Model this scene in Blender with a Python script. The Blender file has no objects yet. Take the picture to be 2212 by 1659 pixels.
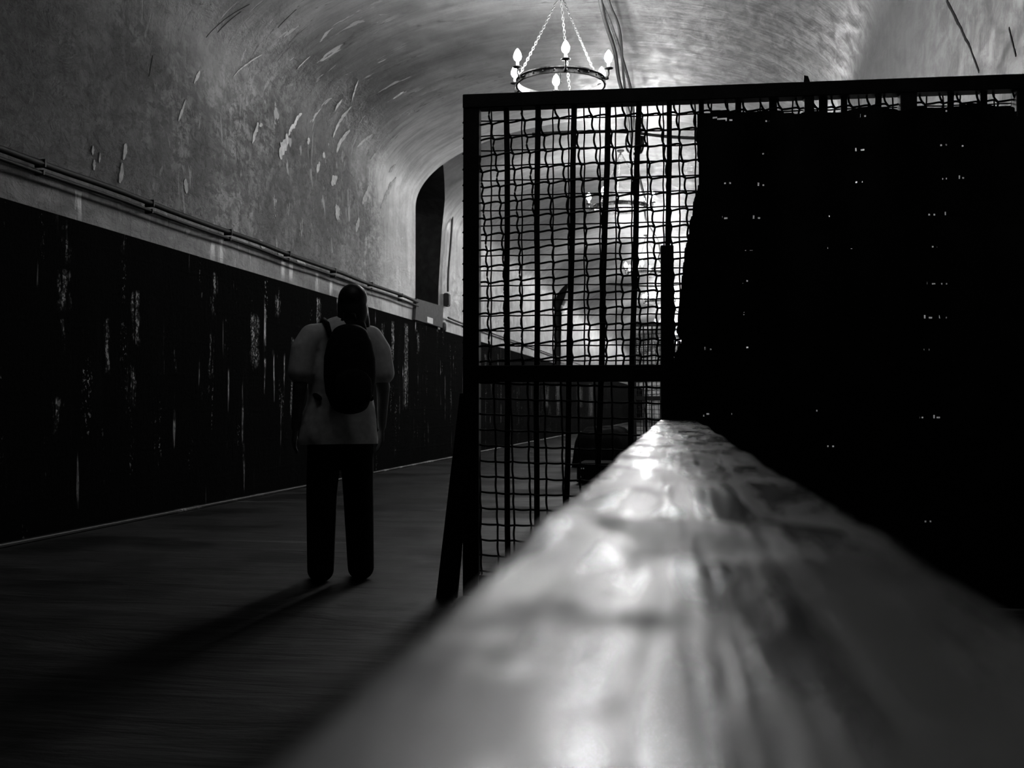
import bpy, bmesh, math, random
from mathutils import Vector, Matrix, noise as mnoise
random.seed(7)
sc = bpy.context.scene
COL = sc.collection
PI = math.pi
# ------------------------------------------------------------------ camera model (2212 x 1659 frame)
F = 2300.0; CX, CY = 1106.0, 829.5; EYE = 1.0
PIT = math.atan(50.5 / F); YAW = math.atan(419 / F * math.cos(PIT))
fw = Vector((-math.sin(YAW) * math.cos(PIT), math.cos(YAW) * math.cos(PIT), math.sin(PIT)))
rt = Vector((math.cos(YAW), math.sin(YAW), 0))
up = rt.cross(fw)
CAMP = Vector((0, 0, EYE))
def ray(px, py): return fw + rt * ((px - CX) / F) - up * ((py - CY) / F)
def onX(px, py, X): d = ray(px, py); return CAMP + d * (X / d.x)
def onY(px, py, Y): d = ray(px, py); return CAMP + d * (Y / d.y)
def onZ(px, py, Z): d = ray(px, py); return CAMP + d * ((Z - EYE) / d.z)

# ------------------------------------------------------------------ node helper
class N:
    def __init__(s, name):
        s.m = bpy.data.materials.new(name); s.m.use_nodes = True
        s.t = s.m.node_tree; s.b = s.t.nodes['Principled BSDF']
    def new(s, k): return s.t.nodes.new(k)
    def put(s, sock, v):
        if v is None: return
        if hasattr(v, 'is_linked') or isinstance(v, bpy.types.NodeSocket): s.t.links.new(v, sock)
        else: sock.default_value = v
    def m_(s, op, a, b=None, c=None, clamp=False):
        n = s.new('ShaderNodeMath'); n.operation = op; n.use_clamp = clamp
        s.put(n.inputs[0], a); s.put(n.inputs[1], b)
        if c is not None: s.put(n.inputs[2], c)
        return n.outputs[0]
    def add(s, a, b): return s.m_('ADD', a, b)
    def mul(s, a, b): return s.m_('MULTIPLY', a, b)
    def mx(s, a, b): return s.m_('MAXIMUM', a, b)
    def mr(s, v, a, b, c=0.0, d=1.0, smooth=True):
        n = s.new('ShaderNodeMapRange'); n.interpolation_type = 'SMOOTHSTEP' if smooth else 'LINEAR'
        for i, x in enumerate((v, a, b, c, d)): s.put(n.inputs[i], x)
        return n.outputs[0]
    def mix(s, f, a, b): # scalar lerp
        n = s.new('ShaderNodeMix'); n.data_type = 'FLOAT'
        s.put(n.inputs[0], f); s.put(n.inputs[2], a); s.put(n.inputs[3], b); return n.outputs[0]
    def pos(s): return s.new('ShaderNodeTexCoord').outputs['Object']
    def uv(s): return s.new('ShaderNodeTexCoord').outputs['UV']
    def xyz(s, v):
        n = s.new('ShaderNodeSeparateXYZ'); s.t.links.new(v, n.inputs[0]); return n.outputs
    def scl(s, v, k, off=(0, 0, 0)):
        n = s.new('ShaderNodeMapping'); s.t.links.new(v, n.inputs[0]); n.inputs['Scale'].default_value = k
        n.inputs['Location'].default_value = off; return n.outputs[0]
    def noise(s, v, scale=1.0, det=4.0, ro=0.55, dist=0.0):
        n = s.new('ShaderNodeTexNoise'); s.t.links.new(v, n.inputs['Vector'])
        n.inputs['Scale'].default_value = scale; n.inputs['Detail'].default_value = det
        n.inputs['Roughness'].default_value = ro; n.inputs['Distortion'].default_value = dist
        return n.outputs[0]
    def ramp(s, v, stops):
        n = s.new('ShaderNodeValToRGB'); s.t.links.new(v, n.inputs[0]); e = n.color_ramp.elements
        e[0].position, g = stops[0][0], stops[0][1]; e[0].color = (g, g, g, 1)
        e[1].position, g = stops[-1][0], stops[-1][1]; e[1].color = (g, g, g, 1)
        for p, g in stops[1:-1]: q = e.new(p); q.color = (g, g, g, 1)
        return n.outputs[0]
    def bump(s, h, st=0.3, dist=0.02):
        n = s.new('ShaderNodeBump'); s.t.links.new(h, n.inputs['Height'])
        n.inputs['Strength'].default_value = st; n.inputs['Distance'].default_value = dist
        s.t.links.new(n.outputs[0], s.b.inputs['Normal'])
    def fin(s, col, rough=0.6, metal=0.0, spec=0.5):
        if isinstance(col, (int, float)): col = (col, col, col, 1)
        s.put(s.b.inputs['Base Color'], col); s.put(s.b.inputs['Roughness'], rough)
        s.b.inputs['Metallic'].default_value = metal; s.put(s.b.inputs['Specular IOR Level'], spec)
        return s.m

def plain(name, c, rough=0.6, metal=0.0, spec=0.5, var=0.35, scale=12.0, bump=0.15):
    n = N(name); p = n.pos(); k = n.noise(p, scale, 5)
    col = n.mr(k, 0.3, 0.7, c * (1 - var), c * (1 + var))
    n.bump(k, bump, 0.005)
    return n.fin(col, rough, metal, spec)

# ------------------------------------------------------------------ object helpers
def link_mesh(name, bm, mat, parent=None, smooth=False):
    me = bpy.data.meshes.new(name); bm.normal_update(); bm.to_mesh(me); bm.free()
    if mat: me.materials.append(mat)
    if smooth:
        for p in me.polygons: p.use_smooth = True
    o = bpy.data.objects.new(name, me); COL.objects.link(o)
    if parent is not None: o.parent = parent
    return o
def tag(o, label, cat, group=None):
    o['label'] = label; o['category'] = cat
    if group: o['group'] = group
    return o
def thing(name, label, cat, loc=(0, 0, 0), rz=0.0, group=None):
    o = bpy.data.objects.new(name, None); COL.objects.link(o); o.location = loc; o.rotation_euler = (0, 0, rz)
    o.empty_display_size = 0.1
    return tag(o, label, cat, group)
def struct(name, bm, mat, smooth=False):
    o = link_mesh(name, bm, mat, None, smooth); o['kind'] = 'structure'; return o
def dup_tree(o, parent=None):
    c = o.copy(); COL.objects.link(c)
    if parent is not None: c.parent = parent
    for ch in list(o.children): dup_tree(ch, c)
    return c
def BM(): return bmesh.new()
def box(bm, lo, hi, mat=None):
    x0, y0, z0 = lo; x1, y1, z1 = hi
    v = [bm.verts.new(p) for p in ((x0,y0,z0),(x1,y0,z0),(x1,y1,z0),(x0,y1,z0),(x0,y0,z1),(x1,y0,z1),(x1,y1,z1),(x0,y1,z1))]
    if mat is not None:
        for q in v: q.co = mat @ q.co
    for f in ((0,3,2,1),(4,5,6,7),(0,1,5,4),(1,2,6,5),(2,3,7,6),(3,0,4,7)): bm.faces.new([v[i] for i in f])
    return v
def bevel(bm, w=0.004, seg=2):
    bmesh.ops.bevel(bm, geom=list(bm.edges), offset=w, segments=seg, affect='EDGES', clamp_overlap=True)
def tube(bm, pts, r, n=6, cap=True, closed=False):
    pts = [Vector(p) for p in pts]; rings = []; L = len(pts); ref = None
    for i, p in enumerate(pts):
        if closed: t = pts[(i + 1) % L] - pts[i - 1]
        else: t = pts[min(i + 1, L - 1)] - pts[max(i - 1, 0)]
        if t.length < 1e-9: t = Vector((0, 0, 1))
        t.normalize()
        if ref is None:
            ref = Vector((0, 0, 1)) if abs(t.z) < 0.8 else Vector((1, 0, 0))
        a = t.cross(ref)
        if a.length < 1e-5: a = t.cross(Vector((0, 1, 0.1)))
        a.normalize(); b = t.cross(a).normalized(); ref = -(t.cross(a)) if False else ref
        rr = r[i] if isinstance(r, (list, tuple)) else r
        rings.append([bm.verts.new(p + a * (rr * math.cos(2*PI*k/n)) + b * (rr * math.sin(2*PI*k/n))) for k in range(n)])
    m = L if closed else L - 1
    for i in range(m):
        A, B = rings[i], rings[(i + 1) % L]
        for k in range(n): bm.faces.new((A[k], A[(k+1) % n], B[(k+1) % n], B[k]))
    if cap and not closed:
        bm.faces.new(rings[0][::-1]); bm.faces.new(rings[-1])
def lathe(bm, prof, n=20, at=(0, 0, 0), closed=False):
    at = Vector(at); rings = []
    for r, z in prof:
        rings.append([bm.verts.new(at + Vector((r*math.cos(2*PI*k/n), r*math.sin(2*PI*k/n), z))) for k in range(n)])
    m = len(rings) if closed else len(rings) - 1
    for i in range(m):
        A, B = rings[i], rings[(i + 1) % len(rings)]
        for k in range(n): bm.faces.new((A[k], A[(k+1) % n], B[(k+1) % n], B[k]))
    if not closed:
        for R, f in ((rings[0], -1), (rings[-1], 1)):
            bm.faces.new(R[::f])

# ------------------------------------------------------------------ the gallery shell
XL, XR = -4.99, 1.62
XC, AW = -1.70, 3.29
Z0, RISE, PN = 4.5, 1.40, 2.0
YB, YE = -9.0, 86.0
Y1, Y2 = 17.97, 36.17
NW = 1.85                                    # width of the side openings

def profile(off):
    """cross-section of the vault from the dado top on the left over the crown to the right; list of (x, z, arc)"""
    pts = []
    xl, xr = XL - off, XR + off
    for k in range(15): pts.append((xl, 2.46 + (Z0 - 2.46) * k / 14))
    M = 56
    for k in range(1, M):
        a = PI * (1 - k / M)
        c, s_ = math.cos(a), math.sin(a)
        w = (XC - xl) if c < 0 else (xr - XC)
        x = XC + math.copysign(abs(c) ** (2 / PN), c) * w
        z = Z0 + (RISE + off) * abs(s_) ** (2 / PN)
        pts.append((x, z))
    for k in range(15): pts.append((xr, Z0 - (Z0 - 2.46) * k / 14))
    out = []; L = 0
    for i, (x, z) in enumerate(pts):
        if i: L += math.hypot(x - pts[i-1][0], z - pts[i-1][1])
        out.append((x, z, L))
    return out

LIGHTPL = None
def mat_vault():
    n = N('vault_plaster'); uv = n.uv(); u, v, _ = n.xyz(uv)
    arc = n.scl(uv, (0.55, 3.4, 1)); streak = n.noise(arc, 1.6, 6, 0.6, 0.3)
    fine = n.noise(n.scl(uv, (2.2, 11.0, 1)), 1.5, 5, 0.65)
    big = n.noise(uv, 0.55, 3, 0.5)
    mot = n.noise(n.scl(uv, (1.0, 0.55, 1)), 6.0, 9, 0.70, 0.5)
    mot2 = n.noise(n.scl(uv, (1.0, 0.7, 1), (5, 3, 0)), 11.0, 7, 0.72, 0.4)
    # plaster tone along the gallery, with bands of lamplight and shade painted in
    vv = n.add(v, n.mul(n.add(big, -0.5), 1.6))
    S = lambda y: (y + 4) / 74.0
    lit_tone = n.ramp(n.m_('DIVIDE', n.add(vv, 4.0), 74.0),
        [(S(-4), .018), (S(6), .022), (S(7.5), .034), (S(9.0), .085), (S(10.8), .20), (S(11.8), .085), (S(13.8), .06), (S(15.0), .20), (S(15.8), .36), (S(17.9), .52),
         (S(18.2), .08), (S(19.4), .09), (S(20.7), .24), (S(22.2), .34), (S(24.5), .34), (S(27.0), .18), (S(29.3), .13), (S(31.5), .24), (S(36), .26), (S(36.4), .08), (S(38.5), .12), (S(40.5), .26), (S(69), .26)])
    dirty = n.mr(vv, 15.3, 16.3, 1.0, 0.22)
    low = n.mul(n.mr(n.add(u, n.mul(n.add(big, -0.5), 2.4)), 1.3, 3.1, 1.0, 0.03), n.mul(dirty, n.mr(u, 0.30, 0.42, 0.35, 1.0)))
    col = n.mul(lit_tone, n.mr(streak, 0.25, 0.75, 0.78, 1.22))
    col = n.mul(col, n.mr(fine, 0.3, 0.7, 0.9, 1.1))
    # damp, blistered zone above the dado
    blot = n.mr(mot, 0.36, 0.62, 0.22, 1.30)
    pit = n.mr(mot2, 0.42, 0.54, 0.25, 1.15)
    col = n.mul(col, n.mix(low, 1.0, n.mul(blot, pit)))
    pat = n.noise(uv, 1.5, 4, 0.6, 0.8)
    col = n.mul(col, n.mix(low, n.mr(pat, 0.35, 0.65, 0.88, 1.12), n.mr(pat, 0.36, 0.62, 0.40, 1.30)))
    # pale lime flakes drawn out along the curve
    fl = n.add(n.noise(n.scl(uv, (1.5, 4.2, 1), (2, 7, 0)), 1.0, 7, 0.62, 0.8), n.mul(n.add(fine, -0.5), 0.10))
    fl = n.mr(fl, 0.61, 0.635)
    zone = n.mul(n.mr(n.add(u, n.mul(n.add(big, -0.5), 2.0)), 2.6, 4.4, 1.0, 0.0), n.mul(n.mr(v, 14.8, 15.6, 1.0, 0.0), n.mr(v, 8.0, 10.5)))
    col = n.mix(n.mul(fl, zone), col, 0.30)
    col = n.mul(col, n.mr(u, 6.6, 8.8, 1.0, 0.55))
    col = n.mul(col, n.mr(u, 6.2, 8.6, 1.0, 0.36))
    # long hairline cracks
    ck = n.noise(n.scl(uv, (0.35, 2.2, 1), (9, 1, 0)), 1.2, 4, 0.5, 0.8)
    ck = n.mul(n.mr(n.m_('ABSOLUTE', n.add(ck, -0.5)), 0.0, 0.006, 1.0, 0.0), dirty)
    col = n.mul(col, n.mix(ck, 1.0, 0.35))
    # lime runs over the band under the conduits
    col = n.mix(runs(n, v, u, BAND_RUNS, fine), col, 0.62)
    h = n.add(n.mul(mot, n.mix(low, 0.03, 1.0)), n.add(n.mul(mot2, n.mul(low, 0.5)), n.add(n.mul(streak, 0.12), n.mul(fl, n.mul(zone, 0.25)))))
    n.bump(h, 0.8, 0.07)
    return n.fin(col, n.mr(mot, 0.3, 0.7, 0.38, 0.60), 0.0, n.mix(low, 0.42, 0.22))

def hit(px, py):
    """where a sight line meets the near bay of the vault: (arc, depth)"""
    d = ray(px, py); pr = profile(0.0); t = 1.0
    def inside(p):
        if p.x < XL or p.x > XR: return False
        if p.z < Z0: return True
        w = (XC - XL) if p.x < XC else (XR - XC)
        return (abs(p.x - XC) / w) ** PN + ((p.z - Z0) / RISE) ** PN < 1
    while inside(CAMP + d * t) and t < 60: t += 0.05
    for _ in range(1): 
        lo_, hi_ = t - 0.05, t
        for k in range(20):
            m = (lo_ + hi_) / 2
            if inside(CAMP + d * m): lo_ = m
            else: hi_ = m
    p = CAMP + d * lo_
    q = min(pr, key=lambda a: (a[0] - p.x) ** 2 + (a[1] - p.z) ** 2); i = pr.index(q)
    o = pr[i + 1] if i + 1 < len(pr) else pr[i - 1]
    e = Vector((o[0] - q[0], o[1] - q[1])); f = (Vector((p.x - q[0], p.z - q[1])).dot(e)) / e.length_squared
    return (q[2] + (o[2] - q[2]) * f, p.y)
def surf(u, v):
    pr = profile(0.0)
    for p, q in zip(pr, pr[1:]):
        if p[2] <= u <= q[2]:
            f = (u - p[2]) / (q[2] - p[2]); x, z = p[0] + (q[0] - p[0]) * f, p[1] + (q[1] - p[1]) * f
            e = Vector((q[0] - p[0], 0, q[1] - p[1])).normalized(); return Vector((x, v, z)), Vector((e.z, 0, -e.x))
    return Vector((pr[-1][0], v, pr[-1][1])), Vector((-1, 0, 0))
def patches(b, lst, mi, off, ragged, seed):
    """ragged strips of flaked lime (or crack) lying on the vault"""
    rnd = random.Random(seed)
    for x0, y0, x1, y1, w in lst:
        a = Vector(hit(x0, y0)); c = Vector(hit(x1, y1)); k = Vector(hit(x0 + 4, y0)); D = c - a; L = D.length
        if L < 1e-4: continue
        wid = w / 4 * 0.5 * max(0.01, (k - a).length * .6) * (1.7 if ragged else 1.0); T = D.normalized(); Nn = Vector((-T.y, T.x)); M = max(8, int(L / 0.03)); top = []; bot = []
        for i in range(M + 1):
            t = i / M; env = max(0.06, math.sin(PI * t)) ** 0.45 if ragged else 1
            mid = a + D * t + Nn * (wid * 0.5 * mnoise.noise(Vector((t * L * 6, seed, x0))))
            h1 = wid * env * (0.65 + 0.7 * abs(mnoise.noise(Vector((t * L * 14, 3.1, y0)))) + (rnd.uniform(-.25, .25) if ragged else 0)); h2 = wid * env * (0.65 + 0.7 * abs(mnoise.noise(Vector((t * L * 14, 9.7, x0)))) + (rnd.uniform(-.25, .25) if ragged else 0))
            for lst_, sg, h in ((top, 1, h1), (bot, -1, h2)):
                q = mid + Nn * (sg * h); p, nn = surf(q.x, q.y); lst_.append((b.verts.new(p + nn * off), b.verts.new(p - nn * .004)))
        for i in range(M):
            for quad in ((top[i][0], top[i+1][0], bot[i+1][0], bot[i][0]), (top[i][0], top[i][1], top[i+1][1], top[i+1][0]), (bot[i][0], bot[i+1][0], bot[i+1][1], bot[i][1])):
                f = b.faces.new(quad); f.material_index = mi
FLAKES = [(651,245,622,292,6),(620,290,604,341,13),(739,213,723,238,6),(773,173,759,220,4),(759,229,719,297,7),(755,281,726,328,8),(872,198,849,213,6),(804,290,771,317,6),(728,382,714,395,7),(856,384,822,454,6),(800,400,782,440,6),(732,449,726,472,12),
    (854,355,840,373,6),(557,265,544,310,6),(562,266,563,274,9),(400,386,402,418,9),(272,310,265,345,9),(263,352,257,395,9),(200,315,199,335,6),(203,345,202,368,6),(215,330,213,352,4),(566,117,503,166,3),(431,153,418,180,5),  # the leftmost strips paint wet glints as pale lime
    (690,350,683,372,6),(812,330,800,345,5),(700,330,697,340,6),(668,300,664,312,5),(775,470,768,500,6),(640,560,660,575,9),(600,545,615,555,8),(560,520,572,535,7),(640,150,670,120,3),(400,215,385,262,4)]
CRACKS = [(539,9,445,81,2.2),(520,25,470,70,2),(330,120,322,165,2),(2045,0,2070,50,4),(2070,50,2095,100,3.5),(2095,100,2115,155,3),(2180,60,2195,120,3),(640,20,600,60,2)]
def runs(n, y, z, lst, jit):
    """streaks of lime: each (y0, half width, z0, z1) is a run down the wall, ragged by jit"""
    out = None
    j = n.mul(n.add(jit, -0.5), 0.25)
    yj = n.add(y, j)
    for y0, w, za, zb in lst:
        a = n.mr(n.m_('ABSOLUTE', n.add(yj, -y0)), w * 0.2, w * 0.75, 1.0, 0.0)
        b = n.mul(n.mr(z, za - 0.05, za + 0.12), n.mr(z, zb - 0.04, zb + 0.02, 1.0, 0.0))
        m = n.mul(a, b); out = m if out is None else n.mx(out, m)
    return out
def run_px(x, ya, yb, wpx):
    a = onX(x, ya, XL); b = onX(x, yb, XL); c = onX(x + wpx, ya, XL)
    return (a.y, max(0.03, abs(c.y - a.y)), b.z, a.z)
BAND_RUNS = []
for (x, ya, yb, w) in [(172, 415, 475, 9), (460, 525, 562, 8), (478, 515, 572, 8), (612, 560, 600, 7), (629, 566, 605, 8), (685, 590, 630, 6), (714, 605, 640, 6)]:
    y, w_, za, zb = run_px(x, ya, yb, w); BAND_RUNS.append((y, w_, za - 2.46, zb - 2.46))
WALL_RUNS = [run_px(*q) for q in [(140, 480, 560, 16), (135, 585, 665, 18), (134, 690, 760, 10), (120, 860, 930, 14), (290, 630, 740, 13), (280, 790, 870, 12), (262, 520, 540, 12), (228, 690, 800, 11), (460, 590, 640, 11), (456, 640, 690, 7),
    (452, 720, 810, 9), (440, 830, 860, 12), (503, 610, 660, 3), (548, 680, 790, 15), (596, 640, 680, 8), (375, 740, 800, 5), (685, 645, 715, 8), (627, 730, 900, 6), (824, 700, 740, 5), (846, 695, 790, 5), (875, 700, 880, 7), (902, 720, 760, 4),
    (1048, 765, 800, 3), (1075, 765, 800, 2), (1180, 830, 880, 6), (1205, 830, 900, 6), (1252, 835, 880, 10), (1276, 830, 900, 8)]]
WALL_RUNS = [(y, w, a, b) for (y, w, a, b) in WALL_RUNS]

def mat_dado():
    n = N('tarred_wet_wall'); p = n.pos(); x, y, z = n.xyz(p)
    vert = n.noise(n.scl(p, (1, 5.0, 0.7)), 2.2, 7, 0.65, 0.2)
    gr = n.noise(n.scl(p, (1, 1.2, 0.8)), 22.0, 8, 0.8)
    jag = n.noise(n.scl(p, (1, 1.0, 1.0)), 5.0, 5, 0.6)
    col = n.mr(n.noise(n.scl(p, (1, 2.0, 0.35), (0, 4, 0)), 1.3, 6, 0.6), 0.55, 0.75, 0.002, 0.007)
    glint = n.noise(n.scl(p, (1, 0.8, 0.7)), 46.0, 3, 0.6)
    r0 = n.mul(runs(n, y, z, WALL_RUNS, jag), n.mr(vert, 0.44, 0.56))
    r = n.mul(r0, n.mr(glint, 0.50, 0.60))
    sp = n.mul(n.mul(n.mr(n.noise(n.scl(p, (1, 5.0, 0.5), (0, 1, 0)), 1.0, 4, 0.6), 0.58, 0.66), n.mr(glint, 0.59, 0.65)), n.mr(n.noise(p, 2.2, 5, .6), .46, .60))
    col = n.mix(n.mul(r0, 0.25), col, 0.20); col = n.mix(n.mx(r, sp), col, 0.70)  # lime runs, then pale specks painted as wet glints
    # wet trickles: where the wall weeps it shines
    wet = n.mx(n.mr(n.noise(n.scl(p, (1, 7.0, 0.45), (0, 1, 0)), 1.0, 4, 0.6), 0.63, 0.68), n.mul(r, .8)); wet = n.mul(wet, n.mr(n.noise(p, 3.0, 5, .6), .42, .56))
    course = n.m_('PINGPONG', n.add(z, n.mul(jag, 0.10)), 0.17)
    joint = n.mr(course, 0.0, 0.03, 1.0, 0.0)
    h = n.add(n.add(n.mul(gr, 1.0), n.mul(vert, 0.6)), n.mul(joint, 0.10))
    n.bump(h, 1.0, 0.045)
    return n.fin(col, n.mix(wet, 0.95, 0.15), 0.0, n.mix(wet, 0.02, 0.45))

def mat_floor():
    n = N('worn_damp_floor'); p = n.pos(); x, y, z = n.xyz(p)
    a = n.noise(n.scl(p, (0.9, 2.6, 1)), 1.1, 7, 0.6, 0.5)
    b = n.noise(p, 0.8, 3, 0.5)
    c = n.noise(n.scl(p, (0.5, 4.0, 1), (3, 1, 0)), 0.9, 4, 0.6, 0.8)
    col = n.mr(a, 0.3, 0.7, 0.004, 0.018)
    worn = n.mr(c, 0.60, 0.70)
    col = n.mix(worn, col, 0.06)
    n.bump(n.add(a, n.mul(c, 0.6)), 0.5, 0.05)
    return n.fin(col, n.mr(b, 0.35, 0.65, 0.42, 0.8), 0.0, 0.2)

def mat_plank():
    n = N('weathered_rail_wood'); p = n.pos()
    g = n.noise(n.scl(p, (1.0, 0.030, 1)), 150.0, 5, 0.6, 0.5)
    g2 = n.noise(n.scl(p, (1.0, 0.10, 1)), 38.0, 4, 0.55, 0.4)
    bl = n.noise(n.scl(p, (1.0, 0.45, 1), (2, 0, 0)), 11.0, 4, 0.55, 0.6)
    col = n.mul(n.mr(g2, 0.35, 0.65, 0.022, 0.090), n.mr(g, 0.3, 0.7, 0.5, 1.35))
    col = n.mul(col, n.mr(bl, 0.38, 0.60, 0.3, 1.3))
    n.bump(n.add(n.mul(g, 0.35), n.add(n.mul(g2, 0.6), n.mul(bl, 0.4))), 0.7, 0.003)
    return n.fin(col, n.m_('ADD', n.mr(bl, 0.34, 0.50, 0.46, 0.22), n.mr(g2, 0.40, 0.60, 0.11, -0.02)), 0.0, 0.85)

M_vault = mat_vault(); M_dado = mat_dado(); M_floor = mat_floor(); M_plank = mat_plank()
M_stone = plain('dark_niche_stone', 0.035, 0.85, scale=6)
M_iron = plain('black_painted_iron', 0.012, 0.55, 0.0, 0.25)
M_wire = plain('rusted_wire', 0.02, 0.6, 0.0, 0.25, scale=60)
M_cond = plain('dark_conduit', 0.008, 0.6, 0.0, 0.15)
M_cable = plain('black_cable_sheath', 0.016, 0.6)
M_paleCable = plain('dusty_grey_cable_sheath', 0.12, 0.7)
M_ring = plain('hammered_iron_band', 0.045, 0.6, 0.0, 0.4, var=0.8, scale=26, bump=0.5)
M_armiron = plain('wrought_iron', 0.03, 0.5, 0.3)
M_chain = plain('galvanised_chain', 0.22, 0.45, 0.3)
M_candle = plain('ivory_candle_sleeve', 0.7, 0.5, var=0.05)
M_tarp = plain('black_tarpaulin', 0.006, 0.75, 0.0, 0.15, scale=8)
M_cover = plain('dark_cover_sheet', 0.003, 0.9, 0.0, 0.03)
M_box = plain('weathered_grey_board', 0.035, 0.7, scale=20)
M_sticker = plain('white_sticker_paper', 0.75, 0.6, var=0.05)
M_shirt = plain('pale_cotton', 0.7, 0.85, spec=0.2, var=0.1, scale=30)
M_trouser = plain('dark_trouser_cloth', 0.012, 0.9, spec=0.1)
M_skin = plain('skin', 0.16, 0.55, var=0.08, scale=30)
M_hair = plain('dark_hair', 0.010, 0.5, spec=0.3)
M_bag = plain('dark_bag_cloth', 0.012, 0.8, spec=0.15)
M_shoe = plain('dark_shoe_leather', 0.015, 0.5)
M_eye = plain('eye_white', 0.6, 0.2, var=0.02)
def mat_bulb(st, name='glowing_bulb_glass'):
    m = bpy.data.materials.new(name); m.use_nodes = True; t = m.node_tree
    t.nodes.clear(); o = t.nodes.new('ShaderNodeOutputMaterial'); e = t.nodes.new('ShaderNodeEmission')
    # upright filament: the bulb throws its light sideways and little straight up or down
    g = t.nodes.new('ShaderNodeNewGeometry'); x = t.nodes.new('ShaderNodeSeparateXYZ'); t.links.new(g.outputs['Normal'], x.inputs[0])
    a = t.nodes.new('ShaderNodeMath'); a.operation = 'ABSOLUTE'; t.links.new(x.outputs[2], a.inputs[0])
    r = t.nodes.new('ShaderNodeMapRange'); t.links.new(a.outputs[0], r.inputs[0])
    for i, v in enumerate((0.1, 0.95, st, st * 0.06)): r.inputs[1 + i].default_value = v
    t.links.new(r.outputs[0], e.inputs['Strength']); t.links.new(e.outputs[0], o.inputs[0]); return m
BULB = 800.0
M_bulb = mat_bulb(BULB); M_addedBulb = mat_bulb(BULB * 0.18, 'added_bulb_glass')

# vault: three bays, each a little wider than the one before it
def interp(tab, x):
    for (a, c), (d, e) in zip(tab, tab[1:]):
        if a <= x <= d: return c + (e - c) * (x - a) / max(d - a, 1e-9)
    return tab[0][1] if x < tab[0][0] else tab[-1][1]
bm = BM(); uvl = bm.loops.layers.uv.new('UVMap')
def bay(ya, yb, off, step, opening=None):
    pr = profile(off); ys = []
    k = max(1, int(round((yb - ya) / step)))
    ys = [ya + (yb - ya) * i / k for i in range(k + 1)]
    if opening: ys = sorted(set([y for y in ys if y > opening + 0.45] + [ya, opening] + [ya + (opening - ya) * q / 4 for q in range(1, 4)]))
    rows = []
    for y in ys:
        row = []
        for (x, z, L) in pr:
            d = 0.0
            yy = y
            if opening and y <= opening + 1e-4 and y > ya and x < XC and z < 5.6:
                yf = yfar(x, z) + (ya - Y1); yy = ya + (max(yf, ya + .05) - ya) * (y - ya) / (opening - ya); d = 0
            y_ = yy
            row.append((bm.verts.new((x + d * (1 if x < XC else -1), y_, z - d * 0.4)), L, y_))
        rows.append(row)
    for i in range(len(rows) - 1):
        for j in range(len(pr) - 1):
            if opening and ys[i + 1] <= opening + 1e-4:
                zt = pr[j + 1][1]; rel = (ys[i] - ya) / (opening - ya)
                lim = 5.34
                if pr[j + 1][0] < XC and zt < lim and pr[j][1] < lim: continue
            q = (rows[i][j], rows[i][j + 1], rows[i + 1][j + 1], rows[i + 1][j])
            f = bm.faces.new([a[0] for a in q]); f.smooth = True
            for lp, a in zip(f.loops, q): lp[uvl].uv = (a[1], a[2])
    return pr, rows
def yfar(x, z): return onX(interp([(2.4, 946), (3.4, 947.5), (4.2, 952), (4.6, 955.5), (5.0, 961), (5.2, 960), (5.4, 955)], z), 500, x).y
def rib(pa, pb, y):   # the step between two bays
    A = [bm.verts.new((x, y, z)) for x, z, L in pa]; B = [bm.verts.new((x, y, z)) for x, z, L in pb]
    for j in range(len(A) - 1):
        f = bm.faces.new((A[j], A[j + 1], B[j + 1], B[j]))
        for lp, L in zip(f.loops, (pa[j][2], pa[j+1][2], pa[j+1][2], pa[j][2])): lp[uvl].uv = (L, y - 0.02)
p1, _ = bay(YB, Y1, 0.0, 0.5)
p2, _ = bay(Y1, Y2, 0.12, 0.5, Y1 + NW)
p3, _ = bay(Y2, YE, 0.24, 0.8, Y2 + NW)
rib(p1, p2, Y1); rib(p2, p3, Y2)
patches(bm, FLAKES, 1, 0.006, True, 5); patches(bm, CRACKS, 2, 0.003, False, 8)
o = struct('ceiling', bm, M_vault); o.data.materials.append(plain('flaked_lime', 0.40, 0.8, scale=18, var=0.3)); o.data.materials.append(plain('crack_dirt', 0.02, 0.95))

# end walls
def endwall(name, y, mat, off):
    b = BM(); pr = profile(off)
    vs = [b.verts.new((XL - off, y, 0))] + [b.verts.new((x, y, z)) for x, z, L in pr] + [b.verts.new((XR + off, y, 0))]
    b.faces.new(vs); return struct(name, b, mat)
M_white = plain('limewashed_wall', 0.75, 0.8, scale=3)
endwall('wall_far', YE, M_white, 0.24); endwall('wall_near', YB, M_dado, 0.0)
# dado walls (left: tarred masonry, right: limewashed) with the openings left free above them
b = BM(); box(b, (XL - 0.4, YB, 0), (XL + 0.02, Y1, 2.505)); box(b, (XL - 0.5, Y1, 0), (XL + 0.01, YE, 2.48)); struct('wall_left', b, M_dado)
b = BM(); box(b, (XR - 0.01, YB, 0), (XR + 0.5, YE, 2.5)); struct('wall_right', b, M_white)
b = BM(); box(b, (XL - 0.5, YB, -0.2), (XR + 0.5, YE, 0)); struct('floor', b, M_floor)
nb = N('chipped_lime_kerb'); pp = nb.pos(); kk = nb.noise(nb.scl(pp, (1, 1.2, 1)), 1.0, 3, 0.5); k2 = nb.noise(pp, 14.0, 5, 0.7)
M_kerb = nb.fin(nb.mix(nb.mul(nb.mr(kk, 0.52, 0.62), nb.mr(k2, 0.42, 0.56)), 0.006, 0.30), 0.5, 0.0, 0.3)
b = BM(); box(b, (XL + 0.0, YB, 0), (XL + 0.075, YE, 0.03)); bevel(b, 0.008, 1); struct('baseboard_left', b, M_kerb)
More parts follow.
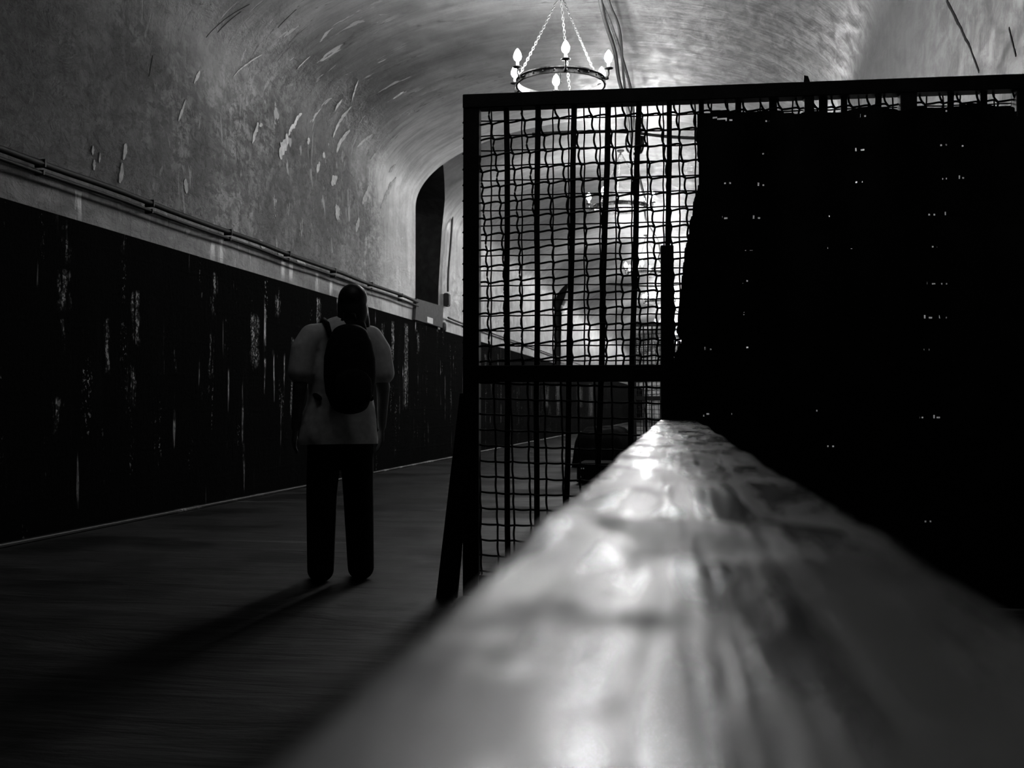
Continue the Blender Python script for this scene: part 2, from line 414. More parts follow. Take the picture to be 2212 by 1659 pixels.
# side openings
for k, y0 in enumerate((Y1, Y2)):
    b = BM(); x0 = XL - 2.0; ya, yb = y0 + 0.02, y0 + NW
    edge = [(x, z) for x, z, L in profile(0.12 + 0.12 * k) if x < XC and z < 5.42]
    A = [b.verts.new((x0, ya, 2.46))] + [b.verts.new((x, ya, z)) for x, z in edge] + [b.verts.new((x0, ya, edge[-1][1]))]
    B = [b.verts.new((v.co.x, max(yfar(max(v.co.x, XL - .3), v.co.z) + (y0 - Y1), ya + .05), v.co.z)) for v in A]
    b.faces.new(A); b.faces.new(B[::-1])
    for i, j in ((0, 1), (len(A) - 2, len(A) - 1), (len(A) - 1, 0)): b.faces.new((A[i], A[j], B[j], B[i]))
    struct('window_%d' % (k + 1), b, M_stone)

# ------------------------------------------------------------------ conduits on the left wall
def conduit(z, y0, y1, r, label, x=XL + 0.085):
    t = thing('conduit_pipe', label, 'pipe', (x, y0, z))
    b = BM(); K = 40
    tube(b, [(0.004 * math.sin(i * 1.7), (y1 - y0) * i / K, 0.006 * math.sin(i * 0.9)) for i in range(K + 1)], r, 8)
    link_mesh('pipe_run', b, M_cond, t, True)
    y = 0.4
    while y < y1 - y0:
        b = BM(); box(b, (-0.06, y, -r - 0.005), (r + 0.003, y + 0.018, r + 0.005)); bevel(b, 0.003, 1)
        link_mesh('clamp', b, M_iron, t); y += 1.6
    return t
conduit(2.835, 2.0, Y1 - 0.15, 0.027, 'upper of the two thin conduits running along the stained left wall')
conduit(2.764, 2.0, Y1 - 0.10, 0.015, 'lower of the two thin conduits, just above the pale wall band')

def sag_cable(name, pts, r, mat, label, cat='cable', n=6, sub=10):
    P = [Vector(p) for p in pts]; out = []
    for i in range(len(P) - 1):
        p0, p1_, p2_, p3_ = P[max(i-1, 0)], P[i], P[i+1], P[min(i+2, len(P)-1)]
        for k in range(sub):
            t = k / sub
            out.append(0.5 * ((2*p1_) + (p2_-p0)*t + (2*p0-5*p1_+4*p2_-p3_)*t*t + (3*p1_-p0-3*p2_+p3_)*t**3))
    out.append(P[-1])
    b = BM(); tube(b, out, r, n); return tag(link_mesh(name, b, mat, None, True), label, cat)
XN = XL - 0.10
sag_cable('wall_cable', [onX(x, y, XN + 0.04) for x, y in ((968, 686), (1000, 699), (1037, 711), (1100, 733), (1153, 751), (1197, 768), (1260, 790))], 0.02, M_cable,
          'thin dark cable sagging along the left wall beyond the dark opening')
sag_cable('drop_cable', [onX(x, y, XN + 0.06) for x, y in ((984, 330), (983, 360), (979, 440), (974, 520), (969, 580), (968, 605), (967.5, 630))], 0.022, M_cable,
          'thin cable dropping down the wall right of the dark opening')
# board across the foot of the opening with a sticker, a small junction box and a little lamp
a = onX(897, 648, XL); c = onX(958, 706, XL)
t = thing('wall_board', 'grey board with a small white sticker at the foot of the dark opening', 'board', (XL + 0.03, a.y, 2.52))
pa, pb = onX(900, 645, XL + .06), onX(958, 662, XL + .06)
pc, pd = onX(897, 693, XL + .06), onX(956, 708, XL + .06)
b = BM(); o = Vector((XL + 0.03, a.y, 2.52))
fr = [b.verts.new(Vector((XL + .06, q.y, max(q.z, 2.515))) - o) for q in (pa, pb, pd, pc)]
bk = [b.verts.new(v.co - Vector((0.05, 0, 0))) for v in fr]
b.faces.new(fr); b.faces.new(bk[::-1])
for i in range(4): b.faces.new((fr[i], bk[i], bk[(i+1) % 4], fr[(i+1) % 4]))
link_mesh('panel', b, M_box, t)
s0, s1 = onX(923, 684, XL + .065), onX(935, 700, XL + .065)
b = BM(); box(b, (0.031, s0.y - o.y, s1.z - o.z), (0.037, s1.y - o.y, s0.z - o.z)); link_mesh('sticker', b, M_sticker, t)['label'] = 'white sticker'
q = onX(967, 648, XN + 0.05)
t = thing('junction_box', 'small dark junction box on the wall at the end of the dropping cable', 'junction box', (XL - 0.11, q.y, q.z))
b = BM(); box(b, (0, -0.09, -0.13), (0.09, 0.09, 0.13)); bevel(b, 0.012, 2); link_mesh('casing', b, M_cable, t)
b = BM(); box(b, (0.085, -0.07, -0.11), (0.10, 0.07, 0.11)); bevel(b, 0.005, 1); link_mesh('lid', b, M_cond, t)
q = onX(967, 705, XL + 0.05)
t = thing('jar', 'tiny jar with a pale lid standing on the wall ledge beside the board', 'jar', (XL - 0.04, q.y, 2.485))
b = BM(); lathe(b, [(0.05, 0), (0.06, 0.02), (0.06, 0.13), (0.045, 0.16)], 14); link_mesh('body', b, M_cable, t, True)
b = BM(); lathe(b, [(0.047, 0.16), (0.047, 0.20)], 14); link_mesh('lid', b, M_sticker, t, True)

# overhead cables along the crown
def crown(xo, z, y0, y1, amp, ph, step=1.3):
    P = []; y = y0; i = 0
    while y < y1:
        P.append((xo + amp * math.sin(i * 1.3 + ph) + amp * .6 * math.sin(i * 2.9 + ph * 2), y, z + 0.05 * math.sin(i * 1.1 + ph) - (0.05 if i % 2 else 0))); y += step; i += 1
    return P
sag_cable('power_cable', [(-1.16, 9.5, 5.78), (-1.17, 11.4, 5.74), (-1.19, 12.7, 5.70), (-1.17, 14.0, 5.72), (-1.20, 15.2, 5.66), (-1.16, 16.8, 5.60), (-1.22, 17.9, 5.62), (-1.30, 19.3, 5.55)] + crown(-1.34, 5.6, 20.5, 60, 0.06, .4, 1.6), 0.026, M_cable,
          'thickest black cable of the bunch hanging under the vault crown')
sag_cable('power_cable', [(-1.20, 9.5, 5.80), (-1.22, 11.8, 5.77), (-1.14, 13.2, 5.76), (-1.09, 14.6, 5.72), (-1.08, 16.0, 5.70), (-1.16, 17.8, 5.62), (-1.30, 19.2, 5.50)], 0.020, M_paleCable,
          'dusty pale cable bowing to the right of the others under the crown')
sag_cable('power_cable', [(-1.08, 9.5, 5.80), (-1.07, 11.5, 5.78), (-1.10, 12.4, 5.76), (-1.05, 13.3, 5.74), (-1.13, 15.0, 5.70), (-1.21, 17.0, 5.64), (-1.33, 19.4, 5.48)], 0.017, M_cable,
          'thin black cable to the right of the thickest one under the crown')
b = BM(); q = onY(1372, 310, 19.2)
for k in range(5):
    rr = 0.10 + 0.02 * (k % 3)
    tube(b, [(q.x + 0.03 * math.sin(k * 2.1) + rr * math.cos(2*PI*i/22), q.y + 0.05 * math.sin(i + k), q.z + 0.03 * k - 0.05 + 1.5 * rr * math.sin(2*PI*i/22)) for i in range(22)], 0.02, 6, closed=True)
tube(b, [(q.x, q.y, q.z + .1), (q.x - .03, q.y, q.z + .3), (-1.31, q.y, 5.55)], 0.018, 6)
tag(link_mesh('cable_coil', b, M_cable, None, True), 'knotted black coil of cable dangling under the second arch', 'cable')
# thin dark tubes across the vault at each arch
for y, z, lab in ((Y1 + .5, 5.62, 'thin dark line across the vault just beyond the first arch'), (Y2 + .5, 5.25, 'thin dark line across the vault at the farther arch')):
    xs = [-3.0, -2.5, -2.0, -1.4, -0.7, -0.1, 0.35]
    if y > 30: xs = [-3.4, -3.1, -2.6, -1.7, -0.8, 0.0]
    dz = [0.20, .21, .20, 0.17, 0.06, 0.0, 0.0] if y < 30 else [0.0, -0.02, -.06, -.1, -.05, 0.1]
    sag_cable('cross_line', [(x, y, z + d) for x, d in zip(xs, dz)], 0.03, M_cable, lab)

# ------------------------------------------------------------------ chandelier
def make_chandelier(label, loc):
    r = thing('chandelier', label, 'chandelier', loc, 0, 'candle-bulb chandeliers along the vault')
    R = 0.505; HH = 0.075
    b = BM()
    prof = [(R, -HH/2), (R + .022, -HH/2), (R + .022, -HH/2 + .012), (R + .012, -HH/2 + .014), (R + .012, HH/2 - .014), (R + .022, HH/2 - .012), (R + .022, HH/2), (R, HH/2)]
    lathe(b, prof, 72, closed=True)
    for k in range(24):
        a = 2*PI*k/24; m = Matrix.Translation((math.cos(a)*(R+.014), math.sin(a)*(R+.014), 0))
        bmesh.ops.create_icosphere(b, subdivisions=1, radius=0.010, matrix=m)
    link_mesh('ring', b, M_ring, r, False)
    HK = 1.02
    for k in range(3):
        a = math.radians(205 + 120 * k); p0 = Vector((math.cos(a)*R, math.sin(a)*R, HH/2)); p1_ = Vector((math.cos(a)*.02, math.sin(a)*.02, HK))
        b = BM(); d = p1_ - p0; L = d.length; nl = int(L / 0.036); t = d.normalized(); s = t.cross(Vector((0, 0, 1))).normalized(); w = t.cross(s)
        for i in range(nl):
            c = p0 + d * ((i + .5) / nl); e = s if i % 2 else w
            pts = []
            for q in range(10):
                an = 2*PI*q/10; pts.append(c + t * (0.027 * math.cos(an)) + e * (0.0125 * math.sin(an)))
            tube(b, pts, 0.0042, 5, closed=True)
        link_mesh('chain', b, M_chain, r, True)
    b = BM(); lathe(b, [(0.07, HK + .07), (0.07, HK + .05), (0.03, HK + .03), (0.012, HK + .02), (0.012, HK - .02)], 16); link_mesh('ceiling_hook', b, M_iron, r, True)
    b = BM(); tube(b, [(.05, -R + .02, -.02), (.06, -R + .05, -.06), (.055, -R + .06, -.10), (.065, -R + .05, -.14)], 0.006, 5); link_mesh('loose_wire', b, M_cable, r, True)
    for k in range(6):
        a = math.radians(-90 + 13 - 60 * k + 0)       # first arm points at the viewer, a little to the right
        e = Vector((math.cos(a), math.sin(a), 0))
        b = BM()
        pts = [e * (R + .012) + Vector((0, 0, -.005)), e * (R + .045) + Vector((0, 0, -.022)), e * (R + .082) + Vector((0, 0, -.018)), e * (R + .098) + Vector((0, 0, .012)), e * (R + .098) + Vector((0, 0, .075))]
        tube(b, pts, 0.011, 8)
        bmesh.ops.create_icosphere(b, subdivisions=2, radius=0.022, matrix=Matrix.Translation(e * (R + .078) + Vector((0, 0, -.026))))
        arm = link_mesh('arm', b, M_armiron, r, True)
        c = e * (R + .098)
        b = BM(); lathe(b, [(0.012, .070), (0.05, .078), (0.055, .088), (0.046, .086), (0.015, .082)], 18, c); link_mesh('drip_pan', b, M_armiron, arm, True)
        b = BM(); lathe(b, [(0.015, .082), (0.016, .09), (0.016, .150), (0.013, .152)], 12, c); link_mesh('candle_sleeve', b, M_candle, arm, True)
        b = BM(); lathe(b, [(0.014, .150), (0.032, .166), (0.045, .196), (0.044, .222), (0.028, .262), (0.005, .295)], 12, c); link_mesh('bulb', b, M_bulb, arm, True)
    return r
CH = [(-1.66, 12.3, 4.80), (-1.58, 20.2, 4.80), (-1.66, 30.3, 4.80), (-1.64, 38.6, 4.80), (-1.66, 49.5, 4.80), (-1.66, 57.5, 4.80), (-1.66, 65.5, 4.80), (-1.66, 79.0, 4.80)]  # the last one is added to light the end wall
LB = ['nearest black ring chandelier with glowing candle bulbs hanging above the fence rail', 'second nearest ring chandelier, seen glowing through the upper fence mesh', 'third chandelier along the tunnel, glowing low through the fence mesh',
      'fourth chandelier along the tunnel, just under the third one', 'fifth chandelier along the tunnel, just above the distant fence', 'sixth chandelier along the tunnel, small and far beyond the fifth', 'seventh chandelier along the tunnel, a tiny glow at the torn edge of the black sheet', 'farthest chandelier, added to light the end wall of the tunnel']
proto = make_chandelier(LB[0], CH[0])
for i in range(1, 8):
    c = dup_tree(proto); c.location = CH[i]; c['label'] = LB[i]; c.rotation_euler.z = 0.35 * i

c = dup_tree(proto); c.location = (-1.66, 4.4, 4.80); c.rotation_euler.z = 0.5  # added fill lamp, out of view, to light the person
c['label'] = 'dimmed chandelier hanging high over the person and the near fence, above the picture'
for arm in c.children:
    for q in arm.children:
        if q.name.startswith('bulb'): q.data = q.data.copy(); q.data.materials.clear(); q.data.materials.append(M_addedBulb)
# ------------------------------------------------------------------ mesh fence
FA = Vector((-1.231, 5.573, 0)); FB = Vector((1.537, 5.729, 0)); FD = (FB - FA).normalized(); FN = Vector((FD.y, -FD.x, 0))  # FN towards the viewer
def fp(px, py):
    d = ray(px, py); t = (FA - CAMP).dot(FN) / d.dot(FN); w = CAMP + d * t
    return (w - FA).dot(FD), w.z
fence = thing('mesh_fence', 'tall iron bar and wire mesh fence nearest to the viewer across the tunnel', 'fence', FA, math.atan2(FD.y, FD.x), 'iron mesh fences across the tunnel')
S = lambda x, y=500: fp(x, y)[0]
zt1 = fp(1020, 208)[1]; zt0 = fp(1040, 237)[1]; zm1 = fp(1230, 789)[1]; zm0 = fp(1230, 825)[1]
sR = S(2235)
def fbox(name, s0, s1, z0, z1, y0=-0.02, y1=0.02, mat=M_iron, bev=0.004):
    b = BM(); box(b, (s0, y0, z0), (s1, y1, z1))
    if bev: bevel(b, bev, 1)
    return link_mesh(name, b, mat, fence)
fbox('top_rail', S(1002), sR, zt0, zt1, -0.045, 0.045)
fbox('middle_rail', S(1035), sR, zm0, zm1, -0.035, 0.035)
fbox('bottom_rail', S(1035), sR, 0.04, 0.11, -0.03, 0.03)
for x0, x1, za in ((1003, 1037, 0), (1736, 1757, 0), (1942, 1978, 0), (2191, 2235, 0)):
    fbox('post', S(x0, 300), S(x1, 300), 0, zt1 - 0.005, -0.04, 0.04)
fbox('gate_post', S(1427, 700), S(1455, 700), 0, fp(1440, 534)[1], -0.075, -0.04)
sp = S(1740, 170)
b = BM()
v = [b.verts.new((sp - .012, q, zt1 - .01)) for q in (-.01, .01)] + [b.verts.new((sp + .028, q, zt1 - .01)) for q in (-.01, .01)] + [b.verts.new((sp + .012, q, zt1 + .04)) for q in (-.005, .005)] + [b.verts.new((sp - .008, q, zt1 + .045)) for q in (-.005, .005)]
for f in ((0,2,4,6),(1,7,5,3),(0,6,7,1),(2,3,5,4),(4,5,7,6),(0,1,3,2)): b.faces.new([v[i] for i in f])
link_mesh('spike', b, M_iron, fence)
# leaning brace at the left end
b = BM(); q0 = fp(1003, 850); q1 = fp(972, 1268)
for yy in (0,):
    a0, a1 = Vector((q0[0], -0.06, q0[1])), Vector((q1[0], -0.10, 0.0)); hw = 0.056
    vs = [b.verts.new(p) for p in (a0 + Vector((-hw*.25, 0, 0)), a0 + Vector((hw*1.2, 0, 0)), a1 + Vector((hw, 0, 0)), a1 + Vector((-hw, 0, 0)))]
    vb = [b.verts.new(v.co + Vector((0, 0.03, 0))) for v in vs]
    b.faces.new(vs[::-1]); b.faces.new(vb)
    for i in range(4): b.faces.new((vs[i], vs[(i+1) % 4], vb[(i+1) % 4], vb[i]))
bmesh.ops.recalc_face_normals(b, faces=list(b.faces)); link_mesh('brace', b, M_iron, fence)
def bar(xt, xb, wpx, yt=230, yb=787):
    (s0, z0), (s1, z1) = fp(xt, yt), fp(xb, yb); w = wpx * 5.6 / F / 2
    k = (s1 - s0) / (z1 - z0); lo, hi = 0.06, zt0 + 0.01
    b = BM(); A = []
    for j in range(9):
        z = lo + (hi - lo) * j / 8; s_ = s0 + k * (z - z0) + 0.003 * math.sin(j * 1.9 + xt)
        A.append([b.verts.new(p) for p in ((s_ - w, -0.006, z), (s_ + w, -0.006, z), (s_ + w, 0.006, z), (s_ - w, 0.006, z))])
    for i in range(8):
        for j in range(4): b.faces.new((A[i][j], A[i][(j+1) % 4], A[i+1][(j+1) % 4], A[i+1][j]))
    b.faces.new(A[0][::-1]); b.faces.new(A[-1]); link_mesh('bar', b, M_iron, fence)
for q in ((1095, 1096, 12), (1161.5, 1160, 12), (1241, 1230, 12), (1314, 1299, 12.5), (1380, 1366, 12), (1446, 1440, 11), (1515.5, 1512, 11), (1594, 1592, 12.5), (1669, 1668, 16), (1777, 1777, 18), (1823.5, 1823, 13), (1896, 1896, 13), (2052.5, 2052, 13), (2124, 2124, 14)): bar(*q)
# woven (crimped) wire
PX = 5.66 / F
def lean(j): return 40 * PX * (1 - math.exp(-j / 6.0))
def node(i, j, s0, zt, low=False):
    rr = random.Random(i * 131 + j * 7 + (5000 if low else 0)); dx = rr.uniform(-1.2, 1.2) * PX; dz = rr.uniform(-1, 1) * PX
    s_ = s0 + 36.3 * PX * i; rise = (0.05 * s_ if s_ < .5 else .025 + .004 * (s_ - .5))
    if low: return s_ + dx - 0.002 * j + 4 * PX * j * .4, zt - 34 * PX * j - .03 * s_ + dz
    return s_ + lean(j) + dx, zt - 34.6 * PX * j + rise + dz
def woven(zlo, zhi, s0, low=False, jmax=20):
    b = BM(); sa, sb = S(1033), sR - .02; I = int((sb - sa) / (36.3 * PX)) + 2
    sub = 6; R_ = 4.6 * PX / 2
    for i in range(-2, I):
        pts = []
        for j in range(-1, jmax):
            a, c = node(i, j, s0, zhi, low), node(i, j + 1, s0, zhi, low)
            for k in range(sub):
                t = k / sub; bow = (-3.4 * PX * math.sin(PI * t ** 1.25) if not low else -1.5 * PX * math.sin(PI * t))
                pts.append((a[0] + (c[0] - a[0]) * (t ** 2.2 if not low else t) + bow * (1 if not low else .6), 0.012 * math.sin(PI * t) * (1 if (i + j) % 2 else -1), a[1] + (c[1] - a[1]) * t))
        run = [p for p in pts if zlo - .005 <= p[2] <= zhi + .03 and sa <= p[0] <= sb]
        if len(run) > 2: tube(b, run, R_, 5)
    for j in range(-1, jmax + 1):
        pts = []
        for i in range(-2, I):
            a, c = node(i, j, s0, zhi, low), node(i + 1, j, s0, zhi, low)
            for k in range(sub):
                t = k / sub; z = a[1] + (c[1] - a[1]) * t + (4.0 * PX * (t / .8 if t < .8 else (1 - t) / .2) if not low else -1.5 * PX * math.sin(PI * t))
                pts.append((a[0] + (c[0] - a[0]) * t, 0.010 * math.sin(PI * t) * (-1 if (i + j) % 2 else 1), z))
        run = [p for p in pts if sa <= p[0] <= sb and zlo - .01 <= p[2] <= zhi + .02]
        if len(run) > 2: tube(b, run, R_, 5)
    return link_mesh('woven_wire_mesh', b, M_wire, fence, True)
q = fp(1064, 273); woven(zm1, zt0, q[0] - lean(1), False)
for o_ in (0,): pass
fence_children_shift = None
q = fp(1068, 838); woven(0.10, zm0, q[0], True, 30)
# straight welded mesh a little behind it
b = BM(); s = S(1058.5, 300); zz = fp(1058, 256)[1]
while s < sR - .03:
    P = [(s + 0.0025 * math.sin(k * 1.7 + s * 30), 0.045, zm1 - .02 + (zt0 + .03 - zm1) * k / 26) for k in range(27)]
    tube(b, P, 3.2 * PX / 2, 4); s += 34.1 * PX
while zz > zm1 - .01:
    P = [(S(1030) + (sR - S(1030)) * k / 40, 0.050, zz + 0.0022 * math.sin(k * 2.3 + zz * 40)) for k in range(41)]
    tube(b, P, 3.0 * PX / 2, 4); zz -= 33.1 * PX
link_mesh('welded_wire_mesh', b, M_wire, fence)
# wire ends poking out of the left post
b = BM(); z = zm1 + .05
while z < zt0:
    tube(b, [(S(1004), 0.02, z), (S(1000), 0.02, z - .006), (S(998), .02, z - .014)], 0.004, 4); z += 34.6 * PX
link_mesh('wire_ends', b, M_wire, fence)
# distant fence: the same fence further down the gallery
far = dup_tree(fence); far.location = (-1.40, 21.2, 0); far.rotation_euler.z = 0.0
far['label'] = 'distant bar and mesh fence far down the tunnel, seen small through the nearer one'

# ------------------------------------------------------------------ black sheet hung on the fence
TOP = [(1440, 257), (1504, 257), (1531, 257), (1535, 250), (1548, 249), (1559, 253), (1587, 256), (1602, 256), (1632, 249), (1661, 247), (1678, 249), (1712, 254), (1731, 253), (1738, 247), (1768, 252), (1786, 252), (1817, 252), (1831, 247), (1854, 243), (1890, 244),
       (1920, 249), (1942, 253), (1976, 239), (2009, 243), (2039, 243), (2059, 239), (2092, 231), (2117, 232), (2142, 237), (2172, 238), (2180, 244), (2184, 262), (2240, 264)]
LEFT = [(1504, 240), (1504, 258), (1504, 330), (1507, 389), (1505, 417), (1495, 445), (1494, 470), (1488, 484), (1484, 521), (1477, 546), (1476, 560), (1471, 599), (1469, 635), (1464, 671), (1462, 697), (1459, 722), (1469, 741), (1462, 757), (1456, 766), (1452, 800), (1450, 1000), (1448, 1280)]
HOLES = [(a / 2.861 + 1450, c / 2.861 + 120) for a, c in ((587,427),(1152,414),(1658,379),(572,626),(1133,610),(1657,582),(1780,583),(338,813),(543,819),(1138,811),(1661,780),(1761,783),(310,1031),(513,1023),(940,1014),(1582,1000),(1680,996),(463,1224),(925,1206),(1076,1217),(1608,1198),(440,1412),(1577,1425),(1665,1421),(422,1603),(1553,1631),(1655,1625))]
HOLES += [(a / 2.2118 + 1480, c / 2.2118 + 500) for a, c in ((260,400),(1135,421),(1213,416),(280,560),(104,568),(613,561),(1130,572),(92,876),(229,869),(591,856),(1105,890),(1180,892),(580,1016),(672,1023),(1137,1374),(1605,1551))]
TY = -0.095
def interp(tab, x):
    for (a, c), (d, e) in zip(tab, tab[1:]):
        if a <= x <= d: return c + (e - c) * (x - a) / max(d - a, 1e-9)
    return tab[0][1] if x < tab[0][0] else tab[-1][1]
topL = [fp(*p) for p in TOP]
leftL = sorted([(z, s_) for s_, z in [fp(*p) for p in LEFT]])
CELL = 0.0085
holeset = []
for (hx, hy) in HOLES:
    s_, z = fp(hx, hy); holeset += [(s_ - 0.010, z), (s_ + 0.012, z + .001)] + ([(s_ + 0.012 + CELL, z + .001)] if hx % 3 < 1.4 else []) + ([(s_ - 0.010, z + CELL)] if hy % 3 < 1.4 else [])
slit = [fp(1535, 266), fp(1579, 273)]
b = BM(); V = {}
s_min, s_max, z_max = S(1444), S(2225), max(z for _, z in topL)
ni = int((s_max - s_min) / CELL) + 1; nj = int((z_max - 0.01) / CELL) + 1
def clothy(s_, z): return TY - 0.018 * math.sin(s_ * 7 + 0.7 * math.sin(z * 2)) - 0.012 * math.sin(s_ * 17 + z * 1.3) - 0.006 * mnoise.noise(Vector((s_ * 4, z * 4, 0)))
def vert(i, j):
    if (i, j) not in V:
        s_, z = s_min + i * CELL, 0.01 + j * CELL
        zt = interp(topL, s_); sl = interp(leftL, z)
        if 0 < s_ - sl < 0 : pass
        if abs(z - zt) < CELL: z = zt if z > zt else z
        if abs(s_ - sl) < CELL and s_ < sl: s_ = sl
        V[(i, j)] = b.verts.new((s_, clothy(s_, z), z))
    return V[(i, j)]
hcells = set()
for (s_, z) in holeset:
    hcells.add((int((s_ - s_min) / CELL), int((z - 0.01) / CELL)))
for i in range(ni):
    for j in range(nj):
        s_, z = s_min + (i + .5) * CELL, 0.01 + (j + .5) * CELL
        if z > interp(topL, s_) or s_ < interp(leftL, z): continue
        if (i, j) in hcells: continue
        if slit[0][0] < s_ < slit[1][0]:
            zc = slit[0][1] + (slit[1][1] - slit[0][1]) * (s_ - slit[0][0]) / (slit[1][0] - slit[0][0])
            if abs(z - zc) < CELL * .55: continue
        f = b.faces.new((vert(i, j), vert(i + 1, j), vert(i + 1, j + 1), vert(i, j + 1))); f.smooth = True
o = tag(link_mesh('tarpaulin', b, M_tarp), 'black perforated sheet hung over the right side of the mesh fence', 'tarpaulin')
o.location = FA; o.rotation_euler.z = math.atan2(FD.y, FD.x)

# ------------------------------------------------------------------ wooden rail in the foreground
HP = 0.062
pl_dir = math.atan2(1460 - 1525, F)       # the rail runs a touch left of the gallery axis
rail = thing('wooden_handrail', 'broad worn wooden rail running from the viewer towards the fence', 'handrail', (0, 0, 0), -pl_dir)
b = BM(); NY, NX = 420, 36; wl, wr = -0.0775, 0.106; ya, yb = -0.5, 5.42; TH = 0.05
rowsv = []
for i in range(NY + 1):
    t = i / NY; y = ya + (yb - ya) * t ** 1.3
    row = []
    for j in range(NX + 1):
        x = wl + (wr - wl) * j / NX
        e = min(x - wl, wr - x); rd = 0.010
        edge = -(rd - math.sqrt(max(0, rd*rd - (rd - e)**2))) if e < rd else 0
        z = edge
        amp = 1.0
        z += 0.0022 * mnoise.noise(Vector((x * 9, y * 2.1, 1.3))) + 0.0035 * mnoise.noise(Vector((x * 3, y * 1.1, 7.7))) * min(1, max(.2, y))
        z += 0.0015 * mnoise.noise(Vector((x * 7, y * 5.5, 4.4))) + 0.0007 * mnoise.noise(Vector((x * 16, y * 15, 9.1)))
        z += 0.0030 * math.exp(-((y - 0.56 + 0.25 * x) / 0.050) ** 2)            # raised band
        z -= 0.0026 * math.exp(-((y - 0.475) / 0.022) ** 2 - ((x - 0.012) / 0.030) ** 2)
        z += 0.0026 * math.exp(-((y - 1.42) / 0.12) ** 2) + 0.0036 * math.exp(-((y - 2.30) / 0.2) ** 2) + 0.005 * math.exp(-((y - 3.4) / .25) ** 2)
        z -= 0.0020 * math.exp(-((y - 0.33) / .07) ** 2 - ((x + 0.045) / 0.022) ** 2)
        if x > 0.03: z -= 0.05 * (x - 0.03) ** 1.5 * 0.8
        row.append(b.verts.new((x, y, EYE - HP + z)))
    rowsv.append(row)
for i in range(NY):
    for j in range(NX):
        f = b.faces.new((rowsv[i][j], rowsv[i][j+1], rowsv[i+1][j+1], rowsv[i+1][j])); f.smooth = True
zb = EYE - HP - TH
for side in (0, NX):
    low = [b.verts.new((rowsv[i][side].co.x, rowsv[i][side].co.y, zb)) for i in range(NY + 1)]
    for i in range(NY): b.faces.new((rowsv[i][side], low[i], low[i+1], rowsv[i+1][side]) if side else (rowsv[i][side], rowsv[i+1][side], low[i+1], low[i]))
    if side == 0: lowA = low
    else: lowB = low
for i in range(NY): b.faces.new((lowA[i], lowA[i+1], lowB[i+1], lowB[i]))
b.faces.new([*rowsv[-1], lowB[-1], lowA[-1]][::-1]); b.faces.new([*rowsv[0], lowB[0], lowA[0]])
link_mesh('plank', b, M_plank, rail)
for y in (0.7, 2.9, 5.2):
    b = BM(); box(b, (-0.03, y - .045, 0), (0.05, y + .045, zb)); bevel(b, 0.006, 1); link_mesh('post', b, M_box, rail)
b = BM(); box(b, (-0.012, -0.4, 0.42), (0.03, 5.35, 0.52)); bevel(b, 0.005, 1); link_mesh('lower_rail', b, M_box, rail)

# ------------------------------------------------------------------ covered heaps beyond the fence
def heap(name, label, cat, x0, x1, y0, y1, h, seed, mat):
    b = BM(); n = 26; g = []
    for i in range(n + 1):
        row = []
        for j in range(n + 1):
            u, v = i / n * 2 - 1, j / n * 2 - 1
            k = (max(0, 1 - abs(u) ** 5) * max(0, 1 - abs(v) ** 5)) ** 0.28
            x = x0 + (x1 - x0) * (i / n); y = y0 + (y1 - y0) * (j / n)
            z = h * k * (0.93 + 0.09 * mnoise.noise(Vector((x * 3.1, y * 3.1, seed)))) + 0.012 * mnoise.noise(Vector((x * 11, y * 11, seed))) * k
            row.append(b.verts.new((x, y, max(0.0, z))))
        g.append(row)
    for i in range(n):
        for j in range(n):
            f = b.faces.new((g[i][j], g[i+1][j], g[i+1][j+1], g[i][j+1])); f.smooth = True
    bl = [g[i][0] for i in range(n+1)] + [g[n][j] for j in range(1, n+1)] + [g[i][n] for i in range(n-1, -1, -1)] + [g[0][j] for j in range(n-1, 0, -1)]
    b.faces.new(bl[::-1])
    return tag(link_mesh(name, b, mat), label, cat)
heap('covered_heap', 'dark sheet-covered heap on the floor behind the fence, left of the rail', 'heap', -2.2, -1.35, 17.6, 20.6, 0.69, 2.0, M_cover)
t = thing('low_crate', 'low dark crate with pale painted glints lying in front of the covered heap', 'crate', (-1.31, 14.3, 0))
b = BM(); box(b, (-0.36, -0.4, 0), (0.42, 0.4, 0.27)); bevel(b, 0.02, 2); link_mesh('body', b, M_cover, t)
for k, (x, z) in enumerate(((-0.30, .20), (-0.27, .20), (-.31, .09))):  # white balls stand in for glints on the crate
    b = BM(); bmesh.ops.create_uvsphere(b, u_segments=10, v_segments=6, radius=0.010, matrix=Matrix.Translation((x, -0.405, z))); link_mesh('glint_dot', b, M_sticker, t, True)['label'] = 'small pale dot painted as a glint'

